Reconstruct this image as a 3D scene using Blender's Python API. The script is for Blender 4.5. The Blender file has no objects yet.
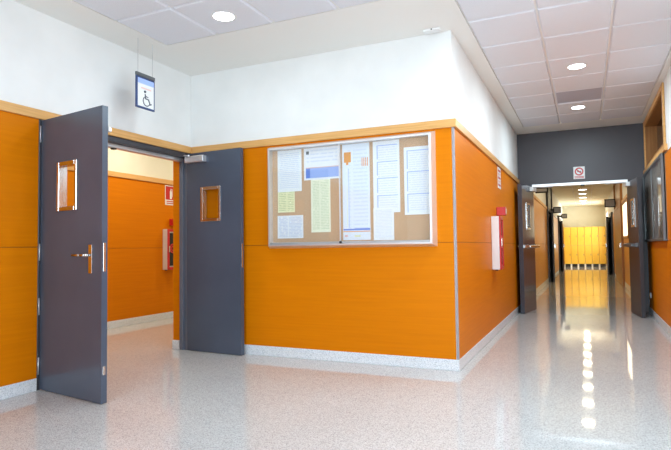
import bpy, bmesh, math, random
from mathutils import Matrix, Vector
random.seed(7)
S = bpy.context.scene
COL = S.collection

# ------------------------------------------------------------------ camera
cam_d = bpy.data.cameras.new('camera'); cam = bpy.data.objects.new('camera', cam_d); COL.objects.link(cam)
cam_d.sensor_width = 36; cam_d.lens = 29.46; cam_d.clip_start = .05
_r, _u, _f = Vector((.90958, .41534, -.01289)), Vector((.02912, -.03277, .99904)), Vector((-.41452, .90908, .0419))
M = Matrix((_r, _u, -_f)).transposed().to_4x4(); M.translation = Vector((1.0287, -4.7474, 1.0631))
cam.matrix_world = M
S.camera = cam

# ------------------------------------------------------------------ world, daylight, exposure
W = bpy.data.worlds.new('World'); S.world = W; W.use_nodes = True
W.node_tree.nodes['Background'].inputs[0].default_value = (.80, .90, 1, 1)
W.node_tree.nodes['Background'].inputs[1].default_value = 1.5
S.view_settings.view_transform = 'Standard'; S.view_settings.look = 'None'
S.view_settings.gamma = 1; S.view_settings.use_curve_mapping = False
S.view_settings.exposure = 0.0

def area(name, loc, direction, sx, sy, power, colour):
    l = bpy.data.lights.new(name, 'AREA'); l.shape = 'RECTANGLE'; l.size = sx; l.size_y = sy
    l.energy = power; l.color = colour
    o = bpy.data.objects.new(name, l); COL.objects.link(o); o.location = loc
    o.rotation_euler = Vector(direction).to_track_quat('-Z', 'Y').to_euler()
    return o
DAY = (.74, .90, 1)
area('daylight_hall_window', (1.99, -2.3, 1.75), (-1, 0, 0), 2.6, 1.7, 55, DAY)
area('daylight_rear_window', (.55, -8.09, 1.6), (0, 1, 0), 2.4, 2.2, 260, DAY)
area('daylight_far_window', (1.99, 22.6, 1.7), (-1, 0, 0), 2.4, 1.7, 105, (1, .95, .78))

# ------------------------------------------------------------------ materials
def mat(name, col, rough=.5, metal=0, spec=.5, coat=0, emit=None, es=0):
    m = bpy.data.materials.new(name); m.use_nodes = True
    b = m.node_tree.nodes['Principled BSDF']
    b.inputs['Base Color'].default_value = (*col, 1); b.inputs['Roughness'].default_value = rough
    b.inputs['Metallic'].default_value = metal; b.inputs['Specular IOR Level'].default_value = spec
    b.inputs['Coat Weight'].default_value = coat; b.inputs['Coat Roughness'].default_value = .2
    if emit:
        b.inputs['Emission Color'].default_value = (*emit, 1); b.inputs['Emission Strength'].default_value = es
    return m
def nodes(m): return m.node_tree.nodes, m.node_tree.links, m.node_tree.nodes['Principled BSDF']
def noise_mix(m, c1, c2, scale, vec=(1, 1, 1), detail=3, lo=.35, hi=.65, bump=0):
    N, L, b = nodes(m)
    t = N.new('ShaderNodeTexCoord'); mp = N.new('ShaderNodeMapping'); mp.inputs['Scale'].default_value = vec
    n = N.new('ShaderNodeTexNoise'); n.inputs['Scale'].default_value = scale; n.inputs['Detail'].default_value = detail
    r = N.new('ShaderNodeValToRGB'); e = r.color_ramp.elements
    e[0].position = lo; e[0].color = (*c1, 1); e[1].position = hi; e[1].color = (*c2, 1)
    L.new(t.outputs['Object'], mp.inputs[0]); L.new(mp.outputs[0], n.inputs['Vector'])
    L.new(n.outputs[0], r.inputs[0]); L.new(r.outputs[0], b.inputs['Base Color'])
    if bump:
        bp = N.new('ShaderNodeBump'); bp.inputs['Strength'].default_value = bump; bp.inputs['Distance'].default_value = .01
        L.new(n.outputs[0], bp.inputs['Height']); L.new(bp.outputs[0], b.inputs['Normal'])
    return m
m_white = noise_mix(mat('wall_paint', (.8, .8, .8), .75, spec=.25), (.80, .80, .79), (.84, .84, .83), 3)
m_cream = noise_mix(mat('cream_paint_lamp_tint', (.8, .7, .5), .75, spec=.25), (.80, .77, .62), (.84, .81, .67), 3)
m_ceil = mat('ceiling_plaster', (.88, .87, .84), .8, spec=.2)
m_tile = noise_mix(mat('ceiling_tile', (.7, .66, .7), .85, spec=.2), (.74, .755, .82), (.82, .835, .89), 160, detail=2)
m_orange = noise_mix(mat('orange_veneer', (.5, .15, .01), .45, spec=.1), (.645, .175, .0), (.70, .20, .0), 1.6, (1, 1, 26), 5, .3, .72)
m_orange_lit = noise_mix(mat('orange_veneer_lit', (.6, .3, .05), .35, spec=.4), (.64, .27, .035), (.72, .33, .055), 1.6, (1, 1, 26), 5, .3, .72)  # orange veneer with the far corridor's yellow light put into its colour
m_rail = noise_mix(mat('rail_wood', (.6, .35, .14), .42, spec=.4), (.64, .335, .10), (.76, .42, .15), 2.2, (1, 1, 30), 4)
m_dwood = noise_mix(mat('brown_wood', (.4, .18, .05), .4, spec=.4), (.30, .12, .025), (.42, .18, .045), 2.2, (14, 14, 1), 4)
m_grey = noise_mix(mat('door_grey_paint', (.1, .1, .13), .27, spec=.5), (.062, .080, .118), (.072, .092, .134), 2)
m_greyd = mat('dark_grey_paint', (.045, .045, .055), .38)
m_frame = mat('frame_grey_paint', (.12, .14, .19), .35)
m_steel = mat('brushed_steel', (.62, .61, .60), .22, 1)
m_alu = mat('satin_aluminium', (.80, .80, .82), .36, .75)
m_alud = mat('grey_anodised_metal', (.16, .17, .18), .4, .6)
m_black = mat('black_plastic', (.012, .012, .014), .4)
m_cork = noise_mix(mat('cork', (.5, .3, .17), .85, spec=.2), (.58, .37, .23), (.72, .48, .31), 120)
m_red = mat('red_enamel', (.55, .018, .02), .3)
m_dred = mat('dark_red_enamel', (.20, .012, .012), .3)
m_wplastic = mat('white_plastic', (.82, .82, .82), .35)
m_cgrey = mat('pale_grey_metal', (.75, .73, .74), .25, .2)
m_yellow = noise_mix(mat('locker_yellow', (.75, .48, .05), .45), (.74, .47, .05), (.80, .53, .07), 2)
m_blue = mat('print_blue', (.16, .28, .78), .5)
m_lblue = mat('print_light_blue', (.38, .50, .90), .5)
m_navy = mat('navy_frame', (.03, .06, .18), .4)
m_oprint = mat('print_orange', (.85, .36, .08), .5)
m_pink = mat('print_pink', (.85, .55, .52), .5)
m_ink = mat('print_ink', (.07, .08, .12), .5)
m_gap = mat('shadow_gap_backing', (.28, .085, .006), .7)
m_lamp = mat('lamp_diffuser', (.9, .9, .9), .5, emit=(1, .97, .93), es=9)
m_litpane = mat('lit_pane', (.8, .7, .5), .3, emit=(1, .90, .62), es=2.5)
m_darkpane = mat('dark_pane', (.02, .02, .022), .08)

def glass_mat(name, tint):
    m = bpy.data.materials.new(name); m.use_nodes = True; N, L = m.node_tree.nodes, m.node_tree.links
    N.clear(); o = N.new('ShaderNodeOutputMaterial'); mx = N.new('ShaderNodeMixShader'); lw = N.new('ShaderNodeLayerWeight'); lw.inputs[0].default_value = .5
    pw = N.new('ShaderNodeMath'); pw.operation = 'POWER'; pw.inputs[1].default_value = 5; L.new(lw.outputs['Facing'], pw.inputs[0])
    fr = N.new('ShaderNodeMapRange'); fr.inputs['To Min'].default_value = .035; fr.inputs['To Max'].default_value = .9; L.new(pw.outputs[0], fr.inputs[0]); tr = N.new('ShaderNodeBsdfTransparent'); tr.inputs[0].default_value = (*tint, 1)
    g = N.new('ShaderNodeBsdfGlossy'); g.inputs['Roughness'].default_value = .02
    L.new(fr.outputs[0], mx.inputs[0]); L.new(tr.outputs[0], mx.inputs[1]); L.new(g.outputs[0], mx.inputs[2]); L.new(mx.outputs[0], o.inputs[0])
    return m
m_glass = glass_mat('clear_glass', (.97, .98, .98))
m_smoke = glass_mat('smoked_glass', (.55, .55, .55))

def terrazzo(name, base, dark, light, rough, spec=.5):
    m = mat(name, base, rough, spec=spec); N, L, b = nodes(m)
    t = N.new('ShaderNodeTexCoord')
    v = N.new('ShaderNodeTexVoronoi'); v.inputs['Scale'].default_value = 210
    r = N.new('ShaderNodeValToRGB'); e = r.color_ramp.elements
    e[0].position = .0; e[0].color = (*dark, 1); e[1].position = 1; e[1].color = (*light, 1)
    a = r.color_ramp.elements.new(.22); a.color = (*dark, 1)
    a = r.color_ramp.elements.new(.30); a.color = (*base, 1)
    a = r.color_ramp.elements.new(.72); a.color = (*base, 1)
    sp = N.new('ShaderNodeSeparateColor'); L.new(t.outputs['Object'], v.inputs['Vector'])
    L.new(v.outputs['Color'], sp.inputs[0]); L.new(sp.outputs[0], r.inputs[0])
    n = N.new('ShaderNodeTexNoise'); n.inputs['Scale'].default_value = .9; n.inputs['Detail'].default_value = 3
    L.new(t.outputs['Object'], n.inputs['Vector'])
    mx = N.new('ShaderNodeMix'); mx.data_type = 'RGBA'; mx.blend_type = 'MULTIPLY'; mx.inputs[0].default_value = .12
    L.new(r.outputs[0], mx.inputs[6]); L.new(n.outputs[0], mx.inputs[7]); L.new(mx.outputs[2], b.inputs['Base Color'])
    rr = N.new('ShaderNodeMapRange'); rr.inputs['To Min'].default_value = rough * .75; rr.inputs['To Max'].default_value = rough * 1.3
    L.new(n.outputs[0], rr.inputs[0]); L.new(rr.outputs[0], b.inputs['Roughness'])
    return m
m_floor = terrazzo('polished_terrazzo', (.60, .595, .59), (.41, .405, .40), (.75, .745, .74), .042)
m_base = terrazzo('terrazzo_skirting', (.80, .82, .86), (.58, .6, .64), (.92, .92, .94), .3)

def print_mat(name, paper, ink, lines, dash=6, cols=((.08, .92),), top=.95, bottom=.05, thick=.4):
    """paper with rows of small print: flat print only"""
    m = mat(name, paper, .6, spec=.25); N, L, b = nodes(m)
    t = N.new('ShaderNodeTexCoord'); s = N.new('ShaderNodeSeparateXYZ'); L.new(t.outputs['Generated'], s.inputs[0])
    def mth(op, a, bb=None):
        n = N.new('ShaderNodeMath'); n.operation = op
        for i, x in enumerate((a, bb)):
            if x is None: continue
            if isinstance(x, (int, float)): n.inputs[i].default_value = x
            else: L.new(x, n.inputs[i])
        return n.outputs[0]
    z, x = s.outputs[2], s.outputs[0]
    row = mth('LESS_THAN', mth('FRACT', mth('MULTIPLY', z, lines)), thick)
    ns = N.new('ShaderNodeTexNoise'); ns.inputs['Scale'].default_value = 1; ns.inputs['Detail'].default_value = 1
    cb = N.new('ShaderNodeCombineXYZ'); L.new(mth('MULTIPLY', x, dash), cb.inputs[0]); L.new(mth('FLOOR', mth('MULTIPLY', z, lines)), cb.inputs[1])
    L.new(cb.outputs[0], ns.inputs['Vector'])
    d = mth('GREATER_THAN', ns.outputs[0], .42)
    c = None
    for a0, a1 in cols:
        k = mth('MULTIPLY', mth('GREATER_THAN', x, a0), mth('LESS_THAN', x, a1)); c = k if c is None else mth('MAXIMUM', c, k)
    v = mth('MULTIPLY', mth('GREATER_THAN', z, bottom), mth('LESS_THAN', z, top))
    f = mth('MULTIPLY', mth('MULTIPLY', row, d), mth('MULTIPLY', c, v))
    mx = N.new('ShaderNodeMix'); mx.data_type = 'RGBA'; L.new(f, mx.inputs[0])
    mx.inputs[6].default_value = (*paper, 1); mx.inputs[7].default_value = (*ink, 1); L.new(mx.outputs[2], b.inputs['Base Color'])
    return m

# ------------------------------------------------------------------ mesh helpers
class MB:
    def __init__(s): s.bm = bmesh.new()
    def box(s, lo, hi, bev=0, seg=1):
        c = [(a + b) / 2 for a, b in zip(lo, hi)]; d = [abs(b - a) for a, b in zip(lo, hi)]
        r = bmesh.ops.create_cube(s.bm, size=1, matrix=Matrix.Translation(c) @ Matrix.Diagonal((*d, 1)))
        if bev:
            es = list({e for v in r['verts'] for e in v.link_edges})
            bmesh.ops.bevel(s.bm, geom=es, offset=min(bev, min(d) * .45), segments=seg, profile=.5, affect='EDGES')
        return s
    def cyl(s, a, b, r, seg=16, r2=None):
        a, b = Vector(a), Vector(b); d = b - a
        q = d.to_track_quat('Z', 'Y').to_matrix().to_4x4()
        bmesh.ops.create_cone(s.bm, cap_ends=True, segments=seg, radius1=r, radius2=r if r2 is None else r2, depth=d.length,
                              matrix=Matrix.Translation((a + b) / 2) @ q)
        return s
    def tube(s, pts, r, seg=8):
        for a, b in zip(pts[:-1], pts[1:]): s.cyl(a, b, r, seg)
        for p in pts[1:-1]:
            bmesh.ops.create_uvsphere(s.bm, u_segments=seg, v_segments=6, radius=r, matrix=Matrix.Translation(p))
        return s
    def ring(s, c, axis, r0, r1, h, seg=32):
        """flat ring (annular prism) around axis"""
        q = Vector(axis).to_track_quat('Z', 'Y'); rows = []
        for k in range(seg):
            a = 2 * math.pi * k / seg; e = Vector((math.cos(a), math.sin(a), 0)); row = []
            for rr, z in ((r0, 0), (r1, 0), (r1, h), (r0, h)):
                row.append(s.bm.verts.new(Vector(c) + q @ (e * rr + Vector((0, 0, z)))))
            rows.append(row)
        for k in range(seg):
            A, B = rows[k], rows[(k + 1) % seg]
            for i in range(4): s.bm.faces.new((A[i], B[i], B[(i + 1) % 4], A[(i + 1) % 4]))
        return s
    def poly(s, pts, off):
        """extruded polygon"""
        off = Vector(off); n = len(pts)
        A = [s.bm.verts.new(Vector(p)) for p in pts]; B = [s.bm.verts.new(Vector(p) + off) for p in pts]
        s.bm.faces.new(A); s.bm.faces.new(B[::-1])
        for i in range(n): s.bm.faces.new((A[i], B[i], B[(i + 1) % n], A[(i + 1) % n]))
        return s
    def mesh(s, name, smooth=False):
        bmesh.ops.recalc_face_normals(s.bm, faces=s.bm.faces); me = bpy.data.meshes.new(name); s.bm.to_mesh(me); s.bm.free()
        if smooth:
            for p in me.polygons: p.use_smooth = True
        return me
    def build(s, name, m, parent=None, loc=None, smooth=False):
        me = s.mesh(name, smooth); me.materials.append(m)
        o = bpy.data.objects.new(name, me); COL.objects.link(o)
        if parent: o.parent = parent
        if loc: o.location = loc
        return o
def tag(o, label, cat, group=None, kind=None):
    o['label'] = label; o['category'] = cat
    if group: o['group'] = group
    if kind: o['kind'] = kind
    return o
def empty(name, loc, rz=0):
    o = bpy.data.objects.new(name, None); COL.objects.link(o); o.location = loc; o.rotation_euler = (0, 0, rz); o.empty_display_size = .1
    return o
def box(name, lo, hi, m, parent=None, bev=0, seg=1): return MB().box(lo, hi, bev, seg).build(name, m, parent)
def struct(o, label, cat): return tag(o, label, cat, kind='structure')
def frame_boxes(b, axis_fix, f0, f1, a0, a1, z0, z1, w, bev=.002):
    """rectangular frame; axis_fix 0: lies in a Y-Z plane, 1: in an X-Z plane"""
    for p0, p1, q0, q1 in ((a0, a0 + w, z0, z1), (a1 - w, a1, z0, z1), (a0 + w, a1 - w, z0, z0 + w), (a0 + w, a1 - w, z1 - w, z1)):
        if axis_fix == 0: b.box((f0, p0, q0), (f1, p1, q1), bev)
        else: b.box((p0, f0, q0), (p1, f1, q1), bev)
    return b

# ------------------------------------------------------------------ dimensions
XL, XR, XP, HC = -2.85, 1.90, -4.97, 2.96
RB, RT, BH, SP = 2.10, 2.172, .095, 1.10      # rail bottom/top, skirting height, panel joint
YD, YF, YB = 5.03, 25.0, -8.0                 # door screen, far wall, rear wall
XT = -3.055                                    # passage face of the left wall

# ------------------------------------------------------------------ setting
struct(box('floor', (XP - .2, YB - .2, -.1), (XR + .3, YF + .3, 0), m_floor), 'polished pale speckled terrazzo floor of hall and corridor', 'floor')
ceil = struct(box('ceiling', (XP - .2, YB - .2, HC + .014), (XR + .3, YF + .3, HC + .12), m_ceil), 'white suspended ceiling of square tiles with a plaster border', 'ceiling')

wl = MB().box((XT, YB, 0), (XL, -1.83, HC)).box((XT, -1.83, RB + .01), (XL, 0, HC)).build('wall_left', m_white)
struct(wl, 'white wall with orange wood panels around the open double door', 'wall')
wf = struct(box('wall_front', (XT, .0, 0), (0, .16, HC), m_white), 'white wall with orange wood panels behind the notice board', 'wall')
wc = struct(box('wall_corridor_left', (-.16, .16, 0), (0, YF, HC), m_white), 'long corridor wall with orange panels and fire hose cabinet', 'wall')
wr = MB()
for lo, hi in (((XR, YB, 0), (XR + .2, -3.6, HC)), ((XR, -3.6, 0), (XR + .2, -1.0, .9)), ((XR, -3.6, 2.6), (XR + .2, -1.0, HC)), ((XR, -1, 0), (XR + .2, 2.6, HC)),
               ((XR, 2.6, 0), (XR + .2, 4.84, 2.22)), ((XR, 2.6, 2.89), (XR + .2, 4.84, HC)), ((XR, 4.84, 0), (XR + .2, 21.4, HC)),
               ((XR, 21.4, 0), (XR + .2, 23.8, .85)), ((XR, 21.4, 2.55), (XR + .2, 23.8, HC)), ((XR, 23.8, 0), (XR + .2, YF, HC))):
    wr.box(lo, hi)
wr = struct(wr.build('wall_right', m_white), 'corridor wall with brown-orange panels, glazed case and high timber window', 'wall')
wb = MB().box((XT, YB - .2, 0), (-.65, YB, HC)).box((1.75, YB - .2, 0), (XR + .2, YB, HC)).box((-.65, YB - .2, 0), (1.75, YB, .5)).box((-.65, YB - .2, 2.7), (1.75, YB, HC))
struct(wb.build('wall_rear', m_white), 'white hall wall with a wide window facing the notice board', 'wall')
we = struct(box('wall_far', (-.16, YF, 0), (XR + .2, YF + .2, HC), m_cream), 'cream wall above the yellow lockers at the corridor end', 'wall')
wp = struct(box('wall_passage', (XP - .15, -4, 0), (XP, 5, HC), m_cream), 'cream wall with orange panels seen through the open double door', 'wall')
struct(box('wall_passage_end', (XP, 4.6, 0), (XT, 4.8, HC), m_cream), 'cream end wall of the passage behind the double door', 'wall')
struct(box('wall_passage_near', (XP, -4, 0), (XT, -3.8, HC), m_cream), 'cream near end wall of the passage behind the double door', 'wall')
struct(box('wall_passage_right', (XT, .16, 0), (XT + .12, 4.6, HC), m_cream), 'cream inner side wall of the passage behind the double door', 'wall')

# orange wood panels, upper and lower boards with an open joint at eye height
def panels(parent, fix, f, sgn, a0, a1, mt=m_orange, t=.012):
    """boards on plane f (axis fix), standing proud by t towards sgn"""
    def b(z0, z1, th, name, m):
        lo, hi = sorted((f, f + sgn * th))
        if fix == 0: return box(name, (lo, a0, z0), (hi, a1, z1), m, parent, .002)
        return box(name, (a0, lo, z0), (a1, hi, z1), m, parent, .002)
    b(BH - .02, RB + .02, .003, 'batten', m_gap)
    b(BH, SP - .0025, t, 'panel', mt); b(SP + .0025, RB, t, 'panel', mt)
panels(wl, 0, XL, 1, YB, -1.832)
panels(wf, 1, 0, -1, XL + .02, -.012)
panels(wc, 0, 0, 1, .0, YD - .05)
panels(wc, 0, 0, 1, YD + .12, 12.15, m_orange_lit)
panels(wc, 0, 0, 1, 14.55, 19.0, m_orange_lit); panels(wc, 0, 0, 1, 20.9, YF, m_orange_lit)
panels(wr, 0, XR, -1, -.9, YD - .05)
panels(wr, 0, XR, -1, YD + .12, 10.9, m_orange_lit); panels(wr, 0, XR, -1, 14.5, 16.6, m_orange_lit); panels(wr, 0, XR, -1, 18.6, 21.3, m_orange_lit)
panels(wp, 0, XP, 1, -3.8, 4.6)
panels(wr, 0, XR, -1, YB, -3.7)

def strip(name, fix, f, sgn, a0, a1, z0, z1, t, m, label, cat, bev=.003):
    lo, hi = sorted((f, f + sgn * t))
    if fix == 0: o = box(name, (lo, a0, z0), (hi, a1, z1), m, None, bev)
    else: o = box(name, (a0, lo, z0), (a1, hi, z1), m, None, bev)
    return struct(o, label, cat)
R_ = .032; B_ = .016
strip('trim_1', 0, XL, 1, YB, -R_, RB, RT, R_, m_rail, 'pale wooden rail on the wall above the open double door', 'rail')
strip('trim_2', 1, 0, -1, XL, R_, RB, RT, R_, m_rail, 'pale wooden rail above the notice board', 'rail')
strip('trim_3', 0, 0, 1, 0, YD - .03, RB, RT, R_, m_rail, 'pale wooden rail above the fire hose cabinet on corridor wall', 'rail')
strip('trim_4', 0, XP, 1, -3.8, 4.6, RB, RT, R_, m_rail, 'pale wooden rail in the passage behind the double door', 'rail')
strip('trim_5', 0, 0, 1, YD + .1, 12.15, RB, RT, R_, m_rail, 'wooden rail beyond the corridor door screen, on the wall with three flag signs', 'rail')
strip('trim_6', 0, XR, -1, YD + .1, 10.9, RB, RT, R_, m_rail, 'wooden rail beyond the corridor door screen, running to the tall timber door frame', 'rail')
strip('trim_7', 0, XR, -1, 2.45, YD - .03, RB + .03, RT + .03, R_, m_rail, 'wooden rail above the grey glazed display case', 'rail')
struct(MB().box((-.004, -.014, BH), (.014, .004, RB), .003).build('trim_8', mat('corner_metal', (.36, .34, .37), .45, .3)), 'thin metal strip on the outer corner of the orange panels', 'corner strip')
strip('baseboard_left', 0, XL, 1, YB, -1.832, 0, BH, B_, m_base, 'speckled terrazzo skirting left of the open double door', 'skirting')
strip('baseboard_front', 1, 0, -1, XL + .02, B_, 0, BH, B_, m_base, 'speckled terrazzo skirting below the notice board', 'skirting')
strip('baseboard_corridor_left', 0, 0, 1, 0, YD - .03, 0, BH, B_, m_base, 'speckled terrazzo skirting below the fire hose cabinet in the corridor', 'skirting')
strip('baseboard_right', 0, XR, -1, -.9, YD - .03, 0, BH, B_, m_base, 'speckled skirting below the grey glazed display case', 'skirting')
strip('baseboard_passage', 0, XP, 1, -3.8, 4.6, 0, BH, B_, m_base, 'speckled skirting in the passage behind the double door', 'skirting')
strip('baseboard_far_left', 0, 0, 1, YD + .1, 12.15, 0, BH + .03, B_, m_base, 'pale skirting beyond the door screen, below the nearest flag sign', 'skirting')
strip('baseboard_far_right', 0, XR, -1, YD + .1, 10.9, 0, BH + .03, B_, m_base, 'pale skirting beyond the door screen, below the lit window', 'skirting')

# suspended ceiling: single tiles dropped slightly below their grid
_tc = {}
def tile(x0, x1, y0, y1):
    g = .008; w, h = round(x1 - x0 - 2 * g, 4), round(y1 - y0 - 2 * g, 4)
    if (w, h) not in _tc:
        b = MB(); c = .012; z = .018
        lo = [b.bm.verts.new(p) for p in ((c, c, 0), (w - c, c, 0), (w - c, h - c, 0), (c, h - c, 0))]
        hi = [b.bm.verts.new(p) for p in ((0, 0, z), (w, 0, z), (w, h, z), (0, h, z))]
        b.bm.faces.new(lo); b.bm.faces.new(hi)
        for i in range(4): b.bm.faces.new((lo[i], lo[(i + 1) % 4], hi[(i + 1) % 4], hi[i]))
        me = b.mesh('ceiling_tile'); me.materials.append(m_tile); _tc[(w, h)] = me
    o = bpy.data.objects.new('ceiling_tile', _tc[(w, h)]); COL.objects.link(o); o.parent = ceil; o.location = (x0 + g, y0 + g, HC - .004)
LIGHTS = [(.99, 1.56), (.98, 3.47), (-1.60, -1.12)]
cx = [.16, .715, 1.28, 1.84]; cy = [-.82, -.12, .55, 1.23, 1.90, 2.54, 3.18, 3.82, 4.45]
for i in range(3):
    for j in range(8):
        if i == 1 and j == 5: continue          # the grey air grille sits here
        tile(cx[i], cx[i + 1], cy[j], cy[j + 1])
hx = [-2.46, -1.88, -1.30, -.71, -.12, .16, .715, 1.28, 1.84]; hy = [-.82 - .612 * k for k in range(12)]
for i in range(8):
    for j in range(11): tile(hx[i], hx[i + 1], hy[j + 1], hy[j])
for lo, hi in (((XL, -.82, HC), (.16, 0, HC + .013)), ((XL, YB, HC), (-2.46, -.82, HC + .013)), ((0, 0, HC), (.16, YD, HC + .013)),
               ((1.84, YB, HC), (XR, YD, HC + .013)), ((.16, 4.45, HC), (1.84, YD, HC + .013)), ((-2.46, YB, HC), (1.84, hy[11], HC + .013))):
    box('plaster_border', lo, hi, m_ceil, ceil)
for x0, x1 in ((0, .64), (.67, 1.24), (1.27, 1.9)):
    box('ceiling_strip', (x0, YD + .1, HC), (x1, YF, HC + .013), m_cream, ceil)  # cream tint puts the yellow lamp light into the far ceiling's colour

# ------------------------------------------------------------------ steel frame of the double door
fr = empty('trim_9', (XL, -1.0, 0)); struct(fr, 'blue-grey steel frame around the open double door', 'door frame')
def fbox(name, lo, hi, m, bev=.003): return MB().box([lo[0] - XL, lo[1] + 1, lo[2]], [hi[0] - XL, hi[1] + 1, hi[2]], bev).build(name, m, fr)
fbox('jamb', (XL - .12, -.05, 0), (XL + .014, 0, RB), m_frame)
fbox('jamb', (XL - .12, -1.83, 0), (XL + .014, -1.80, RB), m_greyd)
fbox('head', (XL - .12, -1.80, 2.05), (XL + .014, -.05, RB), m_greyd)
fbox('stop', (XL - .118, -1.79, 2.015), (XL - .055, -.06, 2.051), m_alu)
fbox('stop', (XL - .10, -.066, 0), (XL - .055, -.048, 2.015), m_frame)
fbox('lining', (XT - .01, -.04, .0), (XL - .125, 0, RB), m_orange)
fbox('lining', (XT - .01, -1.83, .0), (XL - .125, -1.81, RB), m_orange)
fbox('lining', (XT - .01, -1.81, 2.05), (XL - .125, -.04, RB), m_rail)
fbox('skirting_block', (XT - .014, -.052, .0), (XL - .122, -.038, BH), m_base)
fbox('catch', (XL - .1, -1.02, 2.0), (XL - .06, -.98, 2.022), m_black)

# ------------------------------------------------------------------ door leaves
def leaf(name, hinge, end, h, thick, win, label, flip=1, z0=.006, paint=None):
    """leaf from the hinge point towards end; local +x along the leaf; the face at local y=0 is the reference line, body towards flip*y"""
    d = Vector(end) - Vector(hinge); w = d.length; e = empty(name, (*hinge, 0), math.atan2(d.y, d.x))
    struct(e, label, 'door')
    y0, y1 = sorted((0, flip * thick)); a, b, c, dd = win
    bm = MB().box((0, y0, z0), (a, y1, h)).box((b, y0, z0), (w, y1, h)).box((a, y0, z0), (b, y1, c)).box((a, y0, dd), (b, y1, h))
    bmesh.ops.remove_doubles(bm.bm, verts=bm.bm.verts, dist=1e-5)
    bm.build('leaf', paint or m_grey, e)
    v = frame_boxes(MB(), 1, y0 - .012, y1 + .012, a - .028, b + .028, c - .028, dd + .028, .030, .003).build('vision_frame', m_steel, e)
    MB().box((a, (y0 + y1) / 2 - .003, c), (b, (y0 + y1) / 2 + .003, dd)).build('glass', m_glass, v)
    return e, w, y0, y1
def lever(e, x, y, s, z, toward):
    """backplate with lever; y = face, s = outward sign"""
    p = MB().box((x - .021, min(y, y + s * .009), z - .13), (x + .021, max(y, y + s * .009), z + .075), .003, 2).build('handle', m_steel, e)
    MB().cyl((x, y, z), (x, y + s * .05, z), .011).tube([(x, y + s * .048, z), (x + toward * .05, y + s * .052, z), (x + toward * .15, y + s * .05, z)], .0095).build('lever', m_steel, p, smooth=True)

e, w, y0, y1 = leaf('door_1', (-2.838, -1.808), (-2.055, -1.93), 2.094, .045, (.262, .466, 1.395, 1.71), 'dark grey door leaf with a lever handle, swung open beside the panelled wall')
lever(e, .665, 0, -1, 1.035, -1); lever(e, .665, .045, 1, 1.035, -1)
for z in (1.985, 1.06, .64, .185):
    MB().cyl((.0, -.010, z - .065), (.0, -.010, z + .065), .0065, 12).build('hinge', m_alu, e, smooth=True)
MB().box((w - .001, .013, .92), (w + .002, .032, 1.12), .001).build('lock_plate', m_steel, e)
MB().box((w - .001, .012, .20), (w + .002, .033, .26), .001).build('lock_plate', m_steel, e)
MB().box((w - .08, .06, 1.92), (w - .02, .09, 1.955), .004).build('door_stop', m_alu, e)

e, w, y0, y1 = leaf('door_2', (-2.846, -.072), (-2.128, -.122), 2.092, .045, (.222, .435, 1.385, 1.695), 'blue-grey door leaf with a closer, folded back towards the notice board')
for z in (1.985, 1.06, .64, .185):
    MB().cyl((.0, .03, z - .065), (.0, .03, z + .065), .0065, 12).build('hinge', m_alu, e, smooth=True)
MB().box((w - .001, .014, .88), (w + .002, .031, 1.12), .001).build('lock_plate', m_steel, e)
c = MB().box((.02, -.062, 1.985), (.275, 0, 2.052), .006, 2).build('closer', m_alu, e)
MB().tube([(.06, -.04, 2.062), (-.06, -.10, 2.066), (-.075, -.36, 2.066)], .007).cyl((.06, -.04, 2.05), (.06, -.04, 2.07), .013).build('arm', m_alu, c)

# ------------------------------------------------------------------ corridor door screen
sc = empty('trim_10', (.95, YD, 0)); struct(sc, 'dark grey door screen with a solid panel over the corridor opening', 'door frame')
def sbox(name, lo, hi, m, bev=.003): return MB().box([lo[0] - .95, lo[1] - YD, lo[2]], [hi[0] - .95, hi[1] - YD, hi[2]], bev).build(name, m, sc)
sbox('transom_panel', (0, YD, 2.085), (XR, YD + .09, HC), mat('screen_grey_paint', (.068, .063, .074), .45))
sbox('jamb', (0, YD - .02, 0), (.225, YD + .11, 2.085), m_greyd); sbox('jamb', (1.65, YD - .02, 0), (XR, YD + .11, 2.085), m_greyd)
sbox('head', (.225, YD - .03, 2.04), (1.65, YD + .11, 2.085), m_alu)  # pale metal stands in for the light on the head's underside
sbox('catch', (.97, YD - .05, 2.015), (1.03, YD + .02, 2.042), m_black)
def bar(e, w, y, s, z, m=m_alud):
    p = MB().box((.06, min(y, y + s * .05), z - .03), (.13, max(y, y + s * .05), z + .03), .004).box((w - .13, min(y, y + s * .05), z - .03), (w - .06, max(y, y + s * .05), z + .03), .004)
    p.box((.06, min(y + s * .045, y + s * .10), z - .022), (w - .05, max(y + s * .045, y + s * .10), z + .022), .012, 3)
    p.build('panic_bar', m, e)
e, w, y0, y1 = leaf('door_3', (.245, 4.99), (.132, 4.27), 2.035, .065, (.29, .47, 1.35, 1.72), 'grey corridor door leaf folded back beside the fire hose cabinet', -1, paint=mat('door_gloss_grey', (.07, .078, .10), .13))
bar(e, w, 0, 1, 1.05, m_steel); lever(e, w - .07, -.065, -1, 1.05, -1)
c = MB().box((.03, 0, 1.955), (.25, .06, 2.02), .006, 2).build('closer', m_wplastic, e)
MB().tube([(.08, .04, 2.03), (-.02, .12, 2.03), (-.04, .30, 2.03)], .007).build('arm', m_alu, c)
e, w, y0, y1 = leaf('door_4', (1.635, 4.99), (1.722, 4.30), 2.035, .05, (.29, .47, 1.35, 1.72), 'dark corridor door leaf folded back beside the glazed display case', 1, paint=m_greyd)
bar(e, w, 0, -1, 1.05)
c = MB().box((.03, -.06, 1.955), (.25, 0, 2.02), .006, 2).build('closer', m_wplastic, e)
MB().tube([(.08, -.04, 2.03), (-.02, -.12, 2.03), (-.04, -.30, 2.03)], .007).build('arm', m_alu, c)
MB().box((w - .09, .0, .0), (w - .03, .05, .03), .004).build('door_stop', m_black, e)

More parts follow.
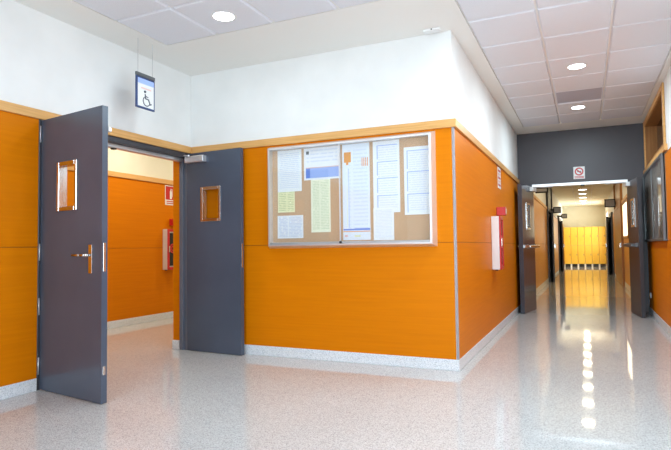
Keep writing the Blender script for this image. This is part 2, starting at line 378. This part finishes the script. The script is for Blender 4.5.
# ------------------------------------------------------------------ notice board
NX0, NX1, NZ0, NZ1, ND = -1.838, -.172, 1.082, 2.066, .088
nb = empty('notice_board', (-1.005, -.012, NZ0)); tag(nb, 'wide aluminium notice board with sliding glass on the orange panels', 'notice board')
def nbox(name, lo, hi, m, bev=0, parent=nb): return MB().box([lo[0] + 1.005, lo[1] + .012, lo[2] - NZ0], [hi[0] + 1.005, hi[1] + .012, hi[2] - NZ0], bev).build(name, m, parent)
nbox('cork_backing', (NX0 + .02, -.020, NZ0 + .02), (NX1 - .02, -.0125, NZ1 - .02), m_cork)
b = MB(); rings = []
for o_, yy in ((-.018, -.0125), (.006, -ND + .006), (.012, -ND), (.026, -ND), (.026, -.0125)):      # outer lip slopes back to the wall
    rings.append([b.bm.verts.new((x + 1.005, yy + .012, z - NZ0)) for x, z in ((NX0 + o_, NZ0 + o_ * .85), (NX1 - o_, NZ0 + o_ * .85), (NX1 - o_, NZ1 - o_), (NX0 + o_, NZ1 - o_))])
for A, B in zip(rings, rings[1:] + rings[:1]):
    for k in range(4): b.bm.faces.new((A[k], A[(k + 1) % 4], B[(k + 1) % 4], B[k]))
b.build('frame', m_alu, nb)
nbox('track', (NX0 + .026, -ND + .004, NZ0 + .022), (NX1 - .026, -.03, NZ0 + .042), mat('track_metal', (.45, .46, .48), .4, .4), .002)
nbox('pane', (NX0 + .026, -.066, NZ0 + .042), (-1.06, -.063, NZ1 - .026), m_glass)
nbox('pane_edge', (-1.06, -.078, NZ0 + .042), (-1.052, -.062, NZ1 - .026), m_alu)
nbox('pane', (-1.052, -.074, NZ0 + .042), (NX1 - .026, -.071, NZ1 - .026), m_glass)
MB().cyl((-1.045 + 1.005, -.071 + .012, .034), (-1.045 + 1.005, -.098 + .012, .034), .012).build('lock', m_black, nb)

def sheet(name, x0, x1, z0, z1, m, label, y=-0.0227, prints=(), cat='paper'):
    """one pinned sheet; prints: (x0,x1,z0,z1,material) thin printed areas"""
    o = empty(name, ((x0 + x1) / 2, y, z0)); c = (x0 + x1) / 2
    MB().box((x0 - c, -.0012, 0), (x1 - c, 0, z1 - z0)).build('page', m, o)
    for k, (a, b, q, r, pm) in enumerate(prints):
        MB().box((a - c, -.0018, q - z0), (b - c, -.0012, r - z0)).build('print', pm, o)
    return tag(o, label, cat, 'papers on the notice board')
P_w = print_mat('typed_sheet', (.92, .94, .97), (.74, .79, .91), 22, 14, bottom=.08)
P_tab = print_mat('table_sheet', (.90, .92, .97), (.64, .69, .86), 16, 9, ((.05, .4), (.45, .95)), thick=.5)
P_y = print_mat('yellow_sheet', (.92, .90, .58), (.62, .66, .36), 12, 10, ((.06, .5), (.58, .94)))
P_c = print_mat('cream_sheet', (.94, .94, .74), (.68, .74, .50), 34, 10, ((.1, .44), (.5, .92)))
P_p = print_mat('poster_paper', (.84, .89, .98), (.74, .80, .95), 26, 16, ((.2, .3), (.4, .92)))
P_plain = print_mat('poster_white', (.92, .93, .97), (.78, .82, .93), 9, 10, bottom=.5)
sheet('notice_sheet', -1.752, -1.482, 1.624, 2.036, P_w, 'large typed white sheet above the small yellow note on the notice board')
sheet('notice_poster', -1.455, -1.066, 1.724, 2.036, P_plain, 'wide white poster with a blue band on the notice board', prints=(
    (-1.39, -1.072, 1.742, 1.838, m_lblue), (-1.435, -1.39, 1.742, 1.838, m_blue), (-1.435, -1.072, 1.838, 1.846, m_pink), (-1.43, -1.40, 1.975, 2.005, m_alud)))
sheet('notice_sheet', -1.382, -1.175, 1.216, 1.735, P_c, 'tall narrow cream sheet under the blue-banded poster on the notice board', y=-0.022)
sheet('notice_sheet', -1.752, -1.562, 1.421, 1.630, P_y, 'small yellow note between two white sheets on the notice board', y=-0.022)
sheet('notice_sheet', -1.757, -1.470, 1.164, 1.389, P_tab, 'landscape printed sheet below the small yellow note on the notice board')
fx = [(-1.043, -.775, 1.226, 1.240, m_blue), (-.93, -.775, 1.240, 1.246, m_lblue), (-1.043, -.775, 1.212, 1.219, m_oprint), (-1.03, -1.0, 1.165, 1.185, m_pink), (-.93, -.87, 1.165, 1.18, P_y),
      (-1.029, -.958, 1.865, 1.962, m_oprint), (-1.008, -.985, 1.842, 1.866, m_oprint), (-1.003, -.998, 1.25, 1.80, P_c), (-.985, -.981, 1.25, 1.80, m_lblue)]
fx += [(-.85 + .018 * k, -.842 + .018 * k, 1.82, 1.90, m_oprint) for k in range(4)]
sheet('notice_poster', -1.047, -.772, 1.135, 2.037, P_p, 'tall pale blue poster with orange motif on the notice board', prints=fx, y=-0.022)
def blocks(x0, x1, zs):
    L = []
    for a, b in zip(zs[:-1], zs[1:]):
        L += [(x0, x0 + .008, a + .012, b - .012, m_lblue), (x0, x1, b - .018, b - .012, m_lblue)]
    return L
P_b = print_mat('boxed_sheet', (.91, .93, .97), (.78, .82, .93), 30, 12, ((.18, .9),))
sheet('notice_sheet', -.738, -.483, 1.379, 2.037, P_b, 'tall sheet with four boxed tables next to the orange motif poster', prints=blocks(-.70, -.50, (1.39, 1.55, 1.71, 1.86, 2.01)), y=-0.022)
sheet('notice_sheet', -.741, -.544, 1.129, 1.426, P_w, 'white typed sheet overlapping the foot of the boxed tables sheet', y=-0.0233)
sheet('notice_sheet', -.442, -.204, 1.351, 1.959, P_b, 'tall sheet with three boxed tables next to the bare cork end', prints=blocks(-.415, -.215, (1.36, 1.55, 1.75, 1.94)), y=-0.022)

# ------------------------------------------------------------------ fire equipment
def hose_cabinet(loc, rz, label):
    """local: wall at x=0, out along +x, width along y"""
    e = empty('fire_hose_cabinet', loc, rz); tag(e, label, 'fire cabinet', 'fire hose cabinets')
    MB().box((0, 0, 0), (.09, .24, .63), .006, 2).build('body', m_cgrey, e)
    d = frame_boxes(MB(), 0, .09, .108, .0, .24, 0, .63, .04, .004).build('door', m_red, e)
    MB().box((.091, .04, .06), (.097, .20, .57)).build('pane', m_darkpane, d)
    MB().ring((.0975, .12, .33), (1, 0, 0), .05, .075, .004).ring((.0975, .12, .33), (1, 0, 0), .02, .04, .004).build('hose_reel', m_red, d)
    MB().box((.108, .010, .27), (.125, .03, .37), .004).build('handle', m_steel, d)
    MB().cyl((.05, .02, -.012), (.05, .02, 0), .016).build('drain_cap', m_black, e)
    return e
hose_cabinet((.012, 1.91, .785), 0, 'pale grey fire hose cabinet with red front beside the corridor door screen')
hose_cabinet((XP + .012, 1.90, .76), 0, 'red-fronted fire hose cabinet in the passage behind the double door')
def call_point(loc, label):
    e = empty('fire_call_point', loc); tag(e, label, 'call point', 'red fire call points')
    MB().box((0, 0, 0), (.11, .115, .105), .006, 2).build('housing', m_red, e)
    MB().box((.11, .025, .02), (.113, .09, .085), .001).build('press_plate', m_wplastic, e)
call_point((.012, 2.36, 1.445), 'small red call point above the grey fire hose cabinet')
call_point((XP + .012, 2.05, 1.45), 'small red call point above the passage fire cabinet')
def fire_sign(loc, label, w=.25, h=.31):
    e = empty('fire_sign', loc); tag(e, label, 'sign', 'fire equipment signs')
    MB().box((0, 0, 0), (.003, w, h)).build('plate', m_wplastic, e)
    b = MB().box((.003, .012, .085), (.004, w - .012, h - .012)).build('red_field', m_red, e)
    q = MB().box((.004, w * .42, .10), (.0047, w * .60, .22)).poly([(.004, w * .45, .22), (.004, w * .57, .22), (.004, w * .51, .275)], (.0007, 0, 0))
    q.box((.004, w * .62, .13), (.0047, w * .66, .25)).box((.004, w * .5, .245), (.0047, w * .66, .255)).build('pictogram', m_wplastic, b)
    for k in range(2): MB().box((.003, .03, .02 + .03 * k), (.004, w - .03, .036 + .03 * k)).build('lettering', m_red, e)
fire_sign((XP + .012, 1.955, 1.775), 'red and white fire sign above the passage fire cabinet')
# the corridor sign: white plate with rows of red print
e = empty('fire_sign', (.012, 2.54, 1.815)); tag(e, 'white sign with red print just below the rail, above the grey fire cabinet', 'sign', 'fire equipment signs')
MB().box((0, 0, 0), (.003, .27, .275)).build('plate', m_wplastic, e)
for k in range(5): MB().box((.003, .03, .03 + .047 * k), (.004, .24, .055 + .047 * k)).build('lettering', m_pink if k % 2 else m_red, e)

# ------------------------------------------------------------------ hanging toilet sign
e = empty('hanging_sign', (-2.55, -.99, 2.335)); tag(e, 'hanging blue-framed wheelchair sign in front of the double door', 'sign')
MB().box((-.016, -.115, 0), (.0, .115, .285), .003).build('frame', m_navy, e)
MB().box((-.018, -.115, .285), (.004, .115, .318), .003).build('top_bar', m_alud, e)
f = MB().box((0, -.098, .017), (.002, .098, .268)).build('face', m_wplastic, e)
MB().box((.002, -.098, .222), (.003, .098, .268)).build('header', m_lblue, f)
MB().box((.002, -.06, .178), (.0026, .065, .19)).build('lettering', m_pink, f)
def PY(y, z): return (.003, y, z)
ic = MB().tube([PY(-.012, .135), PY(-.006, .095), PY(.030, .092), PY(.050, .050), PY(.066, .056)], .0055).tube([PY(-.010, .117), PY(.026, .112)], .004)
arc = [PY(.006 + .042 * math.cos(math.radians(a)), .072 + .042 * math.sin(math.radians(a))) for a in range(130, 345, 18)]
ic.tube(arc, .0045); bmesh.ops.create_uvsphere(ic.bm, u_segments=10, v_segments=8, radius=.0115, matrix=Matrix.Translation(PY(-.014, .156)))
ic.build('pictogram', m_ink, f)
for y in (-.09, .09): MB().cyl((-.007, y, .318), (-.007, y, HC - 2.335), .002, 6).build('wire', mat('steel_wire', (.45, .45, .46), .4, .3), e)

# ------------------------------------------------------------------ no-smoking style sign on the door screen
e = empty('prohibition_sign', (.955, YD - .004, 2.14)); tag(e, 'small white and red prohibition sign on the grey panel over the corridor doors', 'sign')
MB().box((-.085, 0, 0), (.085, .004, .20)).build('plate', m_wplastic, e)
b = MB().ring((0, 0, .12), (0, -1, 0), .045, .066, .002).poly([(-.05, -.001, .155), (-.037, -.001, .168), (.05, -.001, .085), (.037, -.001, .072)], (0, .001, 0)); b.build('prohibition_ring', m_red, e)
MB().box((-.03, -.0008, .112), (.03, 0, .128)).build('pictogram', m_ink, e)
for k in range(2): MB().box((-.07, -.001, .012 + .02 * k), (.07, 0, .023 + .02 * k)).build('lettering', m_red, e)

# ------------------------------------------------------------------ ceiling lamps, grille, detector
def downlight(x, y, power, label, group, colour=(.74, .92, 1), warm=m_lamp, z=HC, r=.085):
    e = empty('ceiling_downlight', (x, y, z)); tag(e, label, 'ceiling lamp', group)
    MB().ring((0, 0, -.006), (0, 0, 1), r, r + .02, .006).build('rim', m_wplastic, e)
    MB().cyl((0, 0, -.004), (0, 0, -.001), r + .001, 32).build('diffuser', warm, e)
    l = bpy.data.lights.new('lamp', 'AREA'); l.shape = 'DISK'; l.size = 2 * r; l.energy = power; l.color = colour
    o = bpy.data.objects.new('lamp', l); COL.objects.link(o); o.parent = e; o.location = (0, 0, -.012)
downlight(.99, -.45, 34, 'added unseen round ceiling lamp nearest to the ceiling detector at the wall corner', 'recessed lamps of the hall')  # added out of view to brighten the walls at the corner
downlight(*LIGHTS[0], 27, 'round recessed ceiling lamp between the grey air grille and the hall', 'recessed lamps before the corridor doors')
downlight(*LIGHTS[1], 28, 'round recessed ceiling lamp between the grey air grille and the door screen', 'recessed lamps before the corridor doors')
downlight(*LIGHTS[2], 8, 'round recessed ceiling lamp near the hanging wheelchair sign', 'recessed lamps of the hall')
for x, y in ((-1.6, -3.5), (-1.6, -5.9), (.99, -2.35), (.99, -5.8)): downlight(x, y, 24 if (x, y) == (.99, -2.35) else 5, 'unseen round recessed hall ceiling lamp away from the hanging sign', 'recessed lamps of the hall')  # the strong lamp is added out of view to brighten the notice wall
for k in range(10): downlight(.955, 7.3 + 1.72 * k, 7, 'round recessed ceiling lamp in the row beyond the corridor doors', 'recessed lamps beyond the corridor doors', (1, .87, .50), r=.13)
for y in (-1.2, .9, 3): downlight(-4.1, y, 21, 'round recessed ceiling lamp in the passage behind the double door', 'recessed lamps of the passage', (1, .95, .80))

e = empty('air_grille', (.9975, 2.86, HC)); tag(e, 'grey air grille set among the ceiling tiles between two lamps', 'grille')
MB().box((-.275, -.31, .006), (.275, .31, .0135)).build('back_plate', mat('grille_grey', (.52, .52, .60), .6), e)
frame_b = MB()
for a, b, c, d in ((-.275, -.26, -.31, .31), (.26, .275, -.31, .31), (-.26, .26, -.31, -.295), (-.26, .26, .295, .31)): frame_b.box((a, c, .0), (b, d, .012), .001)
frame_b.build('frame', m_tile, e)
e = empty('ceiling_detector', (-.14, -.095, HC)); tag(e, 'small white detector on the ceiling at the outer wall corner', 'detector')
MB().box((-.075, -.035, -.022), (.075, .035, 0), .006, 2).build('housing', m_wplastic, e)
MB().cyl((0, -.0355, -.011), (0, -.033, -.011), .007, 10).build('lens', m_black, e)

# ------------------------------------------------------------------ right wall: high timber window, glazed case, socket
wn = empty('window_1', (XR, 3.72, 2.22)); struct(wn, 'high dark window in a timber-lined recess above the glazed case', 'window')
def wbox(name, lo, hi, m, parent=wn, bev=.003): return MB().box([lo[0] - XR, lo[1] - 3.72, lo[2] - 2.22], [hi[0] - XR, hi[1] - 3.72, hi[2] - 2.22], bev).build(name, m, parent)
wbox('lining', (XR - .004, 4.80, 2.22), (XR + .19, 4.84, 2.89), m_dwood); wbox('lining', (XR - .004, 2.6, 2.22), (XR + .19, 2.64, 2.89), m_dwood)
wbox('lining', (XR - .004, 2.64, 2.85), (XR + .19, 4.80, 2.89), m_dwood); wbox('lining', (XR - .004, 2.64, 2.22), (XR + .19, 4.80, 2.26), m_dwood)
for lo, hi in (((XR - .022, 2.55, 2.21), (XR - .002, 2.63, 2.93)), ((XR - .022, 4.81, 2.21), (XR - .002, 4.89, 2.93)), ((XR - .022, 2.63, 2.86), (XR - .002, 4.81, 2.93))):
    wbox('casing', lo, hi, m_rail)
wbox('pane', (XR + .15, 2.64, 2.26), (XR + .16, 4.80, 2.85), m_darkpane); wbox('mullion', (XR + .12, 3.69, 2.26), (XR + .17, 3.75, 2.85), m_dwood)

gc = empty('display_case', (XR - .012, 3.66, 1.10)); tag(gc, 'grey-framed glazed display case on the panelled wall beside the dark corridor door', 'display case')
def gbox(name, lo, hi, m, bev=.003): return MB().box([lo[0] - XR + .012, lo[1] - 3.66, lo[2] - 1.1], [hi[0] - XR + .012, hi[1] - 3.66, hi[2] - 1.1], bev).build(name, m, gc)
gbox('backing', (XR - .03, 2.62, 1.11), (XR - .0125, 4.84, 2.115), mat('case_backing', (.55, .45, .36), .8), 0)
for lo, hi in (((XR - .058, 2.62, 1.10), (XR - .0125, 2.66, 2.12)), ((XR - .058, 4.80, 1.10), (XR - .0125, 4.84, 2.12)), ((XR - .058, 2.66, 2.085), (XR - .0125, 4.80, 2.12)), ((XR - .058, 2.66, 1.10), (XR - .0125, 4.80, 1.13)), ((XR - .058, 3.71, 1.13), (XR - .045, 3.73, 2.085))):
    gbox('frame', lo, hi, m_alud)
gbox('pane', (XR - .052, 2.66, 1.13), (XR - .049, 3.71, 2.085), m_glass, 0); gbox('pane', (XR - .052, 3.73, 1.13), (XR - .049, 4.80, 2.085), m_glass, 0)

e = empty('wall_socket', (XR - .012, 4.72, .255)); tag(e, 'white wall socket low on the panel beside the dark corridor door', 'socket')
MB().box((-.012, -.04, 0), (0, .04, .08), .004, 2).build('plate', m_wplastic, e)
MB().ring((-.012, 0, .04), (-1, 0, 0), .016, .022, .002).build('outlet', m_wplastic, e)

# windows that let the daylight in (outside this view)
def window(name, fix, f, a0, a1, z0, z1, label, n=3):
    e = empty(name, (0, 0, 0)); struct(e, label, 'window')
    frame_boxes(MB(), fix, f - .03, f + .03, a0, a1, z0, z1, .05).build('frame', m_alu, e)
    for k in range(1, n):
        a = a0 + (a1 - a0) * k / n
        (box('mullion', (f - .025, a - .02, z0 + .05), (f + .025, a + .02, z1 - .05), m_alu, e) if fix == 0 else box('mullion', (a - .02, f - .025, z0 + .05), (a + .02, f + .025, z1 - .05), m_alu, e))
    for k in range(n):
        p, q = a0 + .05 + (a1 - a0 - .1) * k / n, a0 + .05 + (a1 - a0 - .1) * (k + 1) / n
        (box('pane', (f - .003, p, z0 + .05), (f + .003, q, z1 - .05), m_glass, e) if fix == 0 else box('pane', (p, f - .003, z0 + .05), (q, f + .003, z1 - .05), m_glass, e))
window('window_2', 0, XR + .04, -3.6, -1.0, .9, 2.6, 'aluminium hall window across from the open double door')
window('window_3', 1, YB - .04, -.65, 1.75, .5, 2.7, 'wide aluminium window in the hall wall facing the notice board', 4)
window('window_4', 0, XR + .04, 21.4, 23.8, .85, 2.55, 'aluminium window next to the yellow lockers', 3)

# ------------------------------------------------------------------ far corridor
def flag_sign(x0, x1, y, z0, z1, wall, label):
    e = empty('flag_sign', ((x0 + x1) / 2, y, z0)); c = (x0 + x1) / 2; tag(e, label, 'sign', 'flag signs beyond the corridor doors')
    MB().box((x0 - c, -.02, 0), (x1 - c, .02, z1 - z0), .004).build('frame', m_black, e)
    MB().box((x0 - c + .03, -.024, .03), (x1 - c - .03, -.02, z1 - z0 - .03)).build('face', mat('sign_grey', (.42, .42, .46), .5), e)
    a, b = (wall - c, x0 - c) if wall < c else (x1 - c, wall - c)
    if b - a > .005: MB().box((a, -.012, (z1 - z0) * .3), (b, .012, (z1 - z0) * .7)).build('bracket', m_black, e)
flag_sign(.045, .31, 8.0, 2.205, 2.33, .0, 'long flat grey flag sign nearest to the corridor door screen')
flag_sign(.10, .33, 14.0, 2.08, 2.28, .0, 'grey flag sign projecting above the dark tall door')
flag_sign(.15, .36, 19.0, 2.13, 2.31, .0, 'grey flag sign projecting nearest to the yellow lockers')
flag_sign(1.57, 1.87, 14.0, 2.20, 2.45, XR, 'dark-framed flag sign projecting from the tall timber door frame')

def side_door(name, x, sgn, ya, yb, label, frm, lf, tall=HC, ang=0, pane=None):
    """door unit set on a corridor wall: frame, transom panel, leaf"""
    e = empty(name, (x, (ya + yb) / 2, 0)); struct(e, label, 'door'); h = (yb - ya) / 2
    b = MB()
    def bx(x0, x1, y0, y1, z0, z1):
        lo, hi = sorted((sgn * x0, sgn * x1)); b.box((lo, y0, z0), (hi, y1, z1), .003)
    bx(.001, .06, -h, -h + .09, 0, tall); bx(.001, .06, h - .09, h, 0, tall); bx(.001, .06, -h + .09, h - .09, 2.06, 2.14); bx(.001, .06, -h + .09, h - .09, tall - .08, tall)
    b.build('frame', frm, e)
    b = MB(); bx(.001, .02, -h + .09, h - .09, 2.14, tall - .08); b.build('transom_panel', pane or frm, e)
    b = MB(); bx(0, .045, -(2 * h - .2), 0, .006, 2.05); o = b.build('leaf', lf, e); o.location = (sgn * .012, h - .1, 0); o.rotation_euler = (0, 0, sgn * ang)
    hd = MB()
    lo, hi = sorted((sgn * .045, sgn * .09)); hd.box((lo, -(2 * h - .2) + .06, .98), (hi, -(2 * h - .2) + .10, 1.10), .004).build('handle', m_steel, o)
    return e
side_door('door_5', 0, 1, 12.2, 14.5, 'tall dark grey door unit on the corridor wall with flag signs', m_greyd, m_greyd, ang=.06)
side_door('door_6', 0, 1, 19.05, 20.85, 'dark grey door unit on the corridor wall close to the yellow lockers', m_greyd, m_greyd, tall=2.2, ang=.08)
side_door('door_7', XR, -1, 10.95, 14.4, 'tall timber-framed door unit on the far corridor wall', m_dwood, m_dwood)
side_door('door_8', XR, -1, 16.7, 18.5, 'dark grey door unit on the far corridor wall past the timber door', m_greyd, m_greyd, tall=2.2, ang=.1)
for wname, wy, wlabel in (('window_5', 9.75, 'lit window in the wall beyond the dark corridor door leaf'), ('window_6', 19.9, 'lit window between a dark grey door and the lockers')):
  wn = empty(wname, (XR, wy, 1.2)); struct(wn, wlabel, 'window')
  frame_boxes(MB(), 0, -.04, -.013, -.9, .9, 0, .88, .06).build('frame', m_dwood, wn)
  MB().box((-.025, -.84, .06), (-.014, .84, .82)).build('pane', m_litpane, wn)

# lockers at the corridor end
lk = None
for k in range(6):
    x = .03 + .308 * k
    e = empty('locker', (x + .156, 24.55, 0))
    tag(e, ('tall yellow two-door locker against the wall with flag signs' if k == 0 else 'tall yellow two-door locker next to the aluminium window' if k == 5
            else 'tall yellow two-door locker standing between other lockers at the corridor end'), 'locker', 'yellow lockers at the corridor end')
    if lk is None:
        lk = e
        MB().box((-.151, -.25, .14), (.151, .25, 1.93), .004).build('body', mat('locker_side', (.55, .42, .16), .5), e)
        for z0, z1 in ((.15, 1.03), (1.045, 1.92)):
            d = MB().box((-.145, -.268, z0), (.145, -.251, z1), .004).build('door', m_yellow, e)
            MB().box((.09, -.28, (z0 + z1) / 2 - .04), (.115, -.268, (z0 + z1) / 2 + .04), .003).build('handle', m_alud, d)
        MB().box((-.12, -.2, 0), (.12, .22, .14)).build('gap_shade', m_black, e)  # black block stands in for the shade between the locker's feet
        for sx in (-.135, .135): MB().box((sx - .018, -.25, 0), (sx + .018, -.21, .14)).build('foot', m_wplastic, e)
    else:
        for ch in list(lk.children):
            c = ch.copy(); COL.objects.link(c); c.parent = e
            for g in ch.children:
                d = g.copy(); COL.objects.link(d); d.parent = c
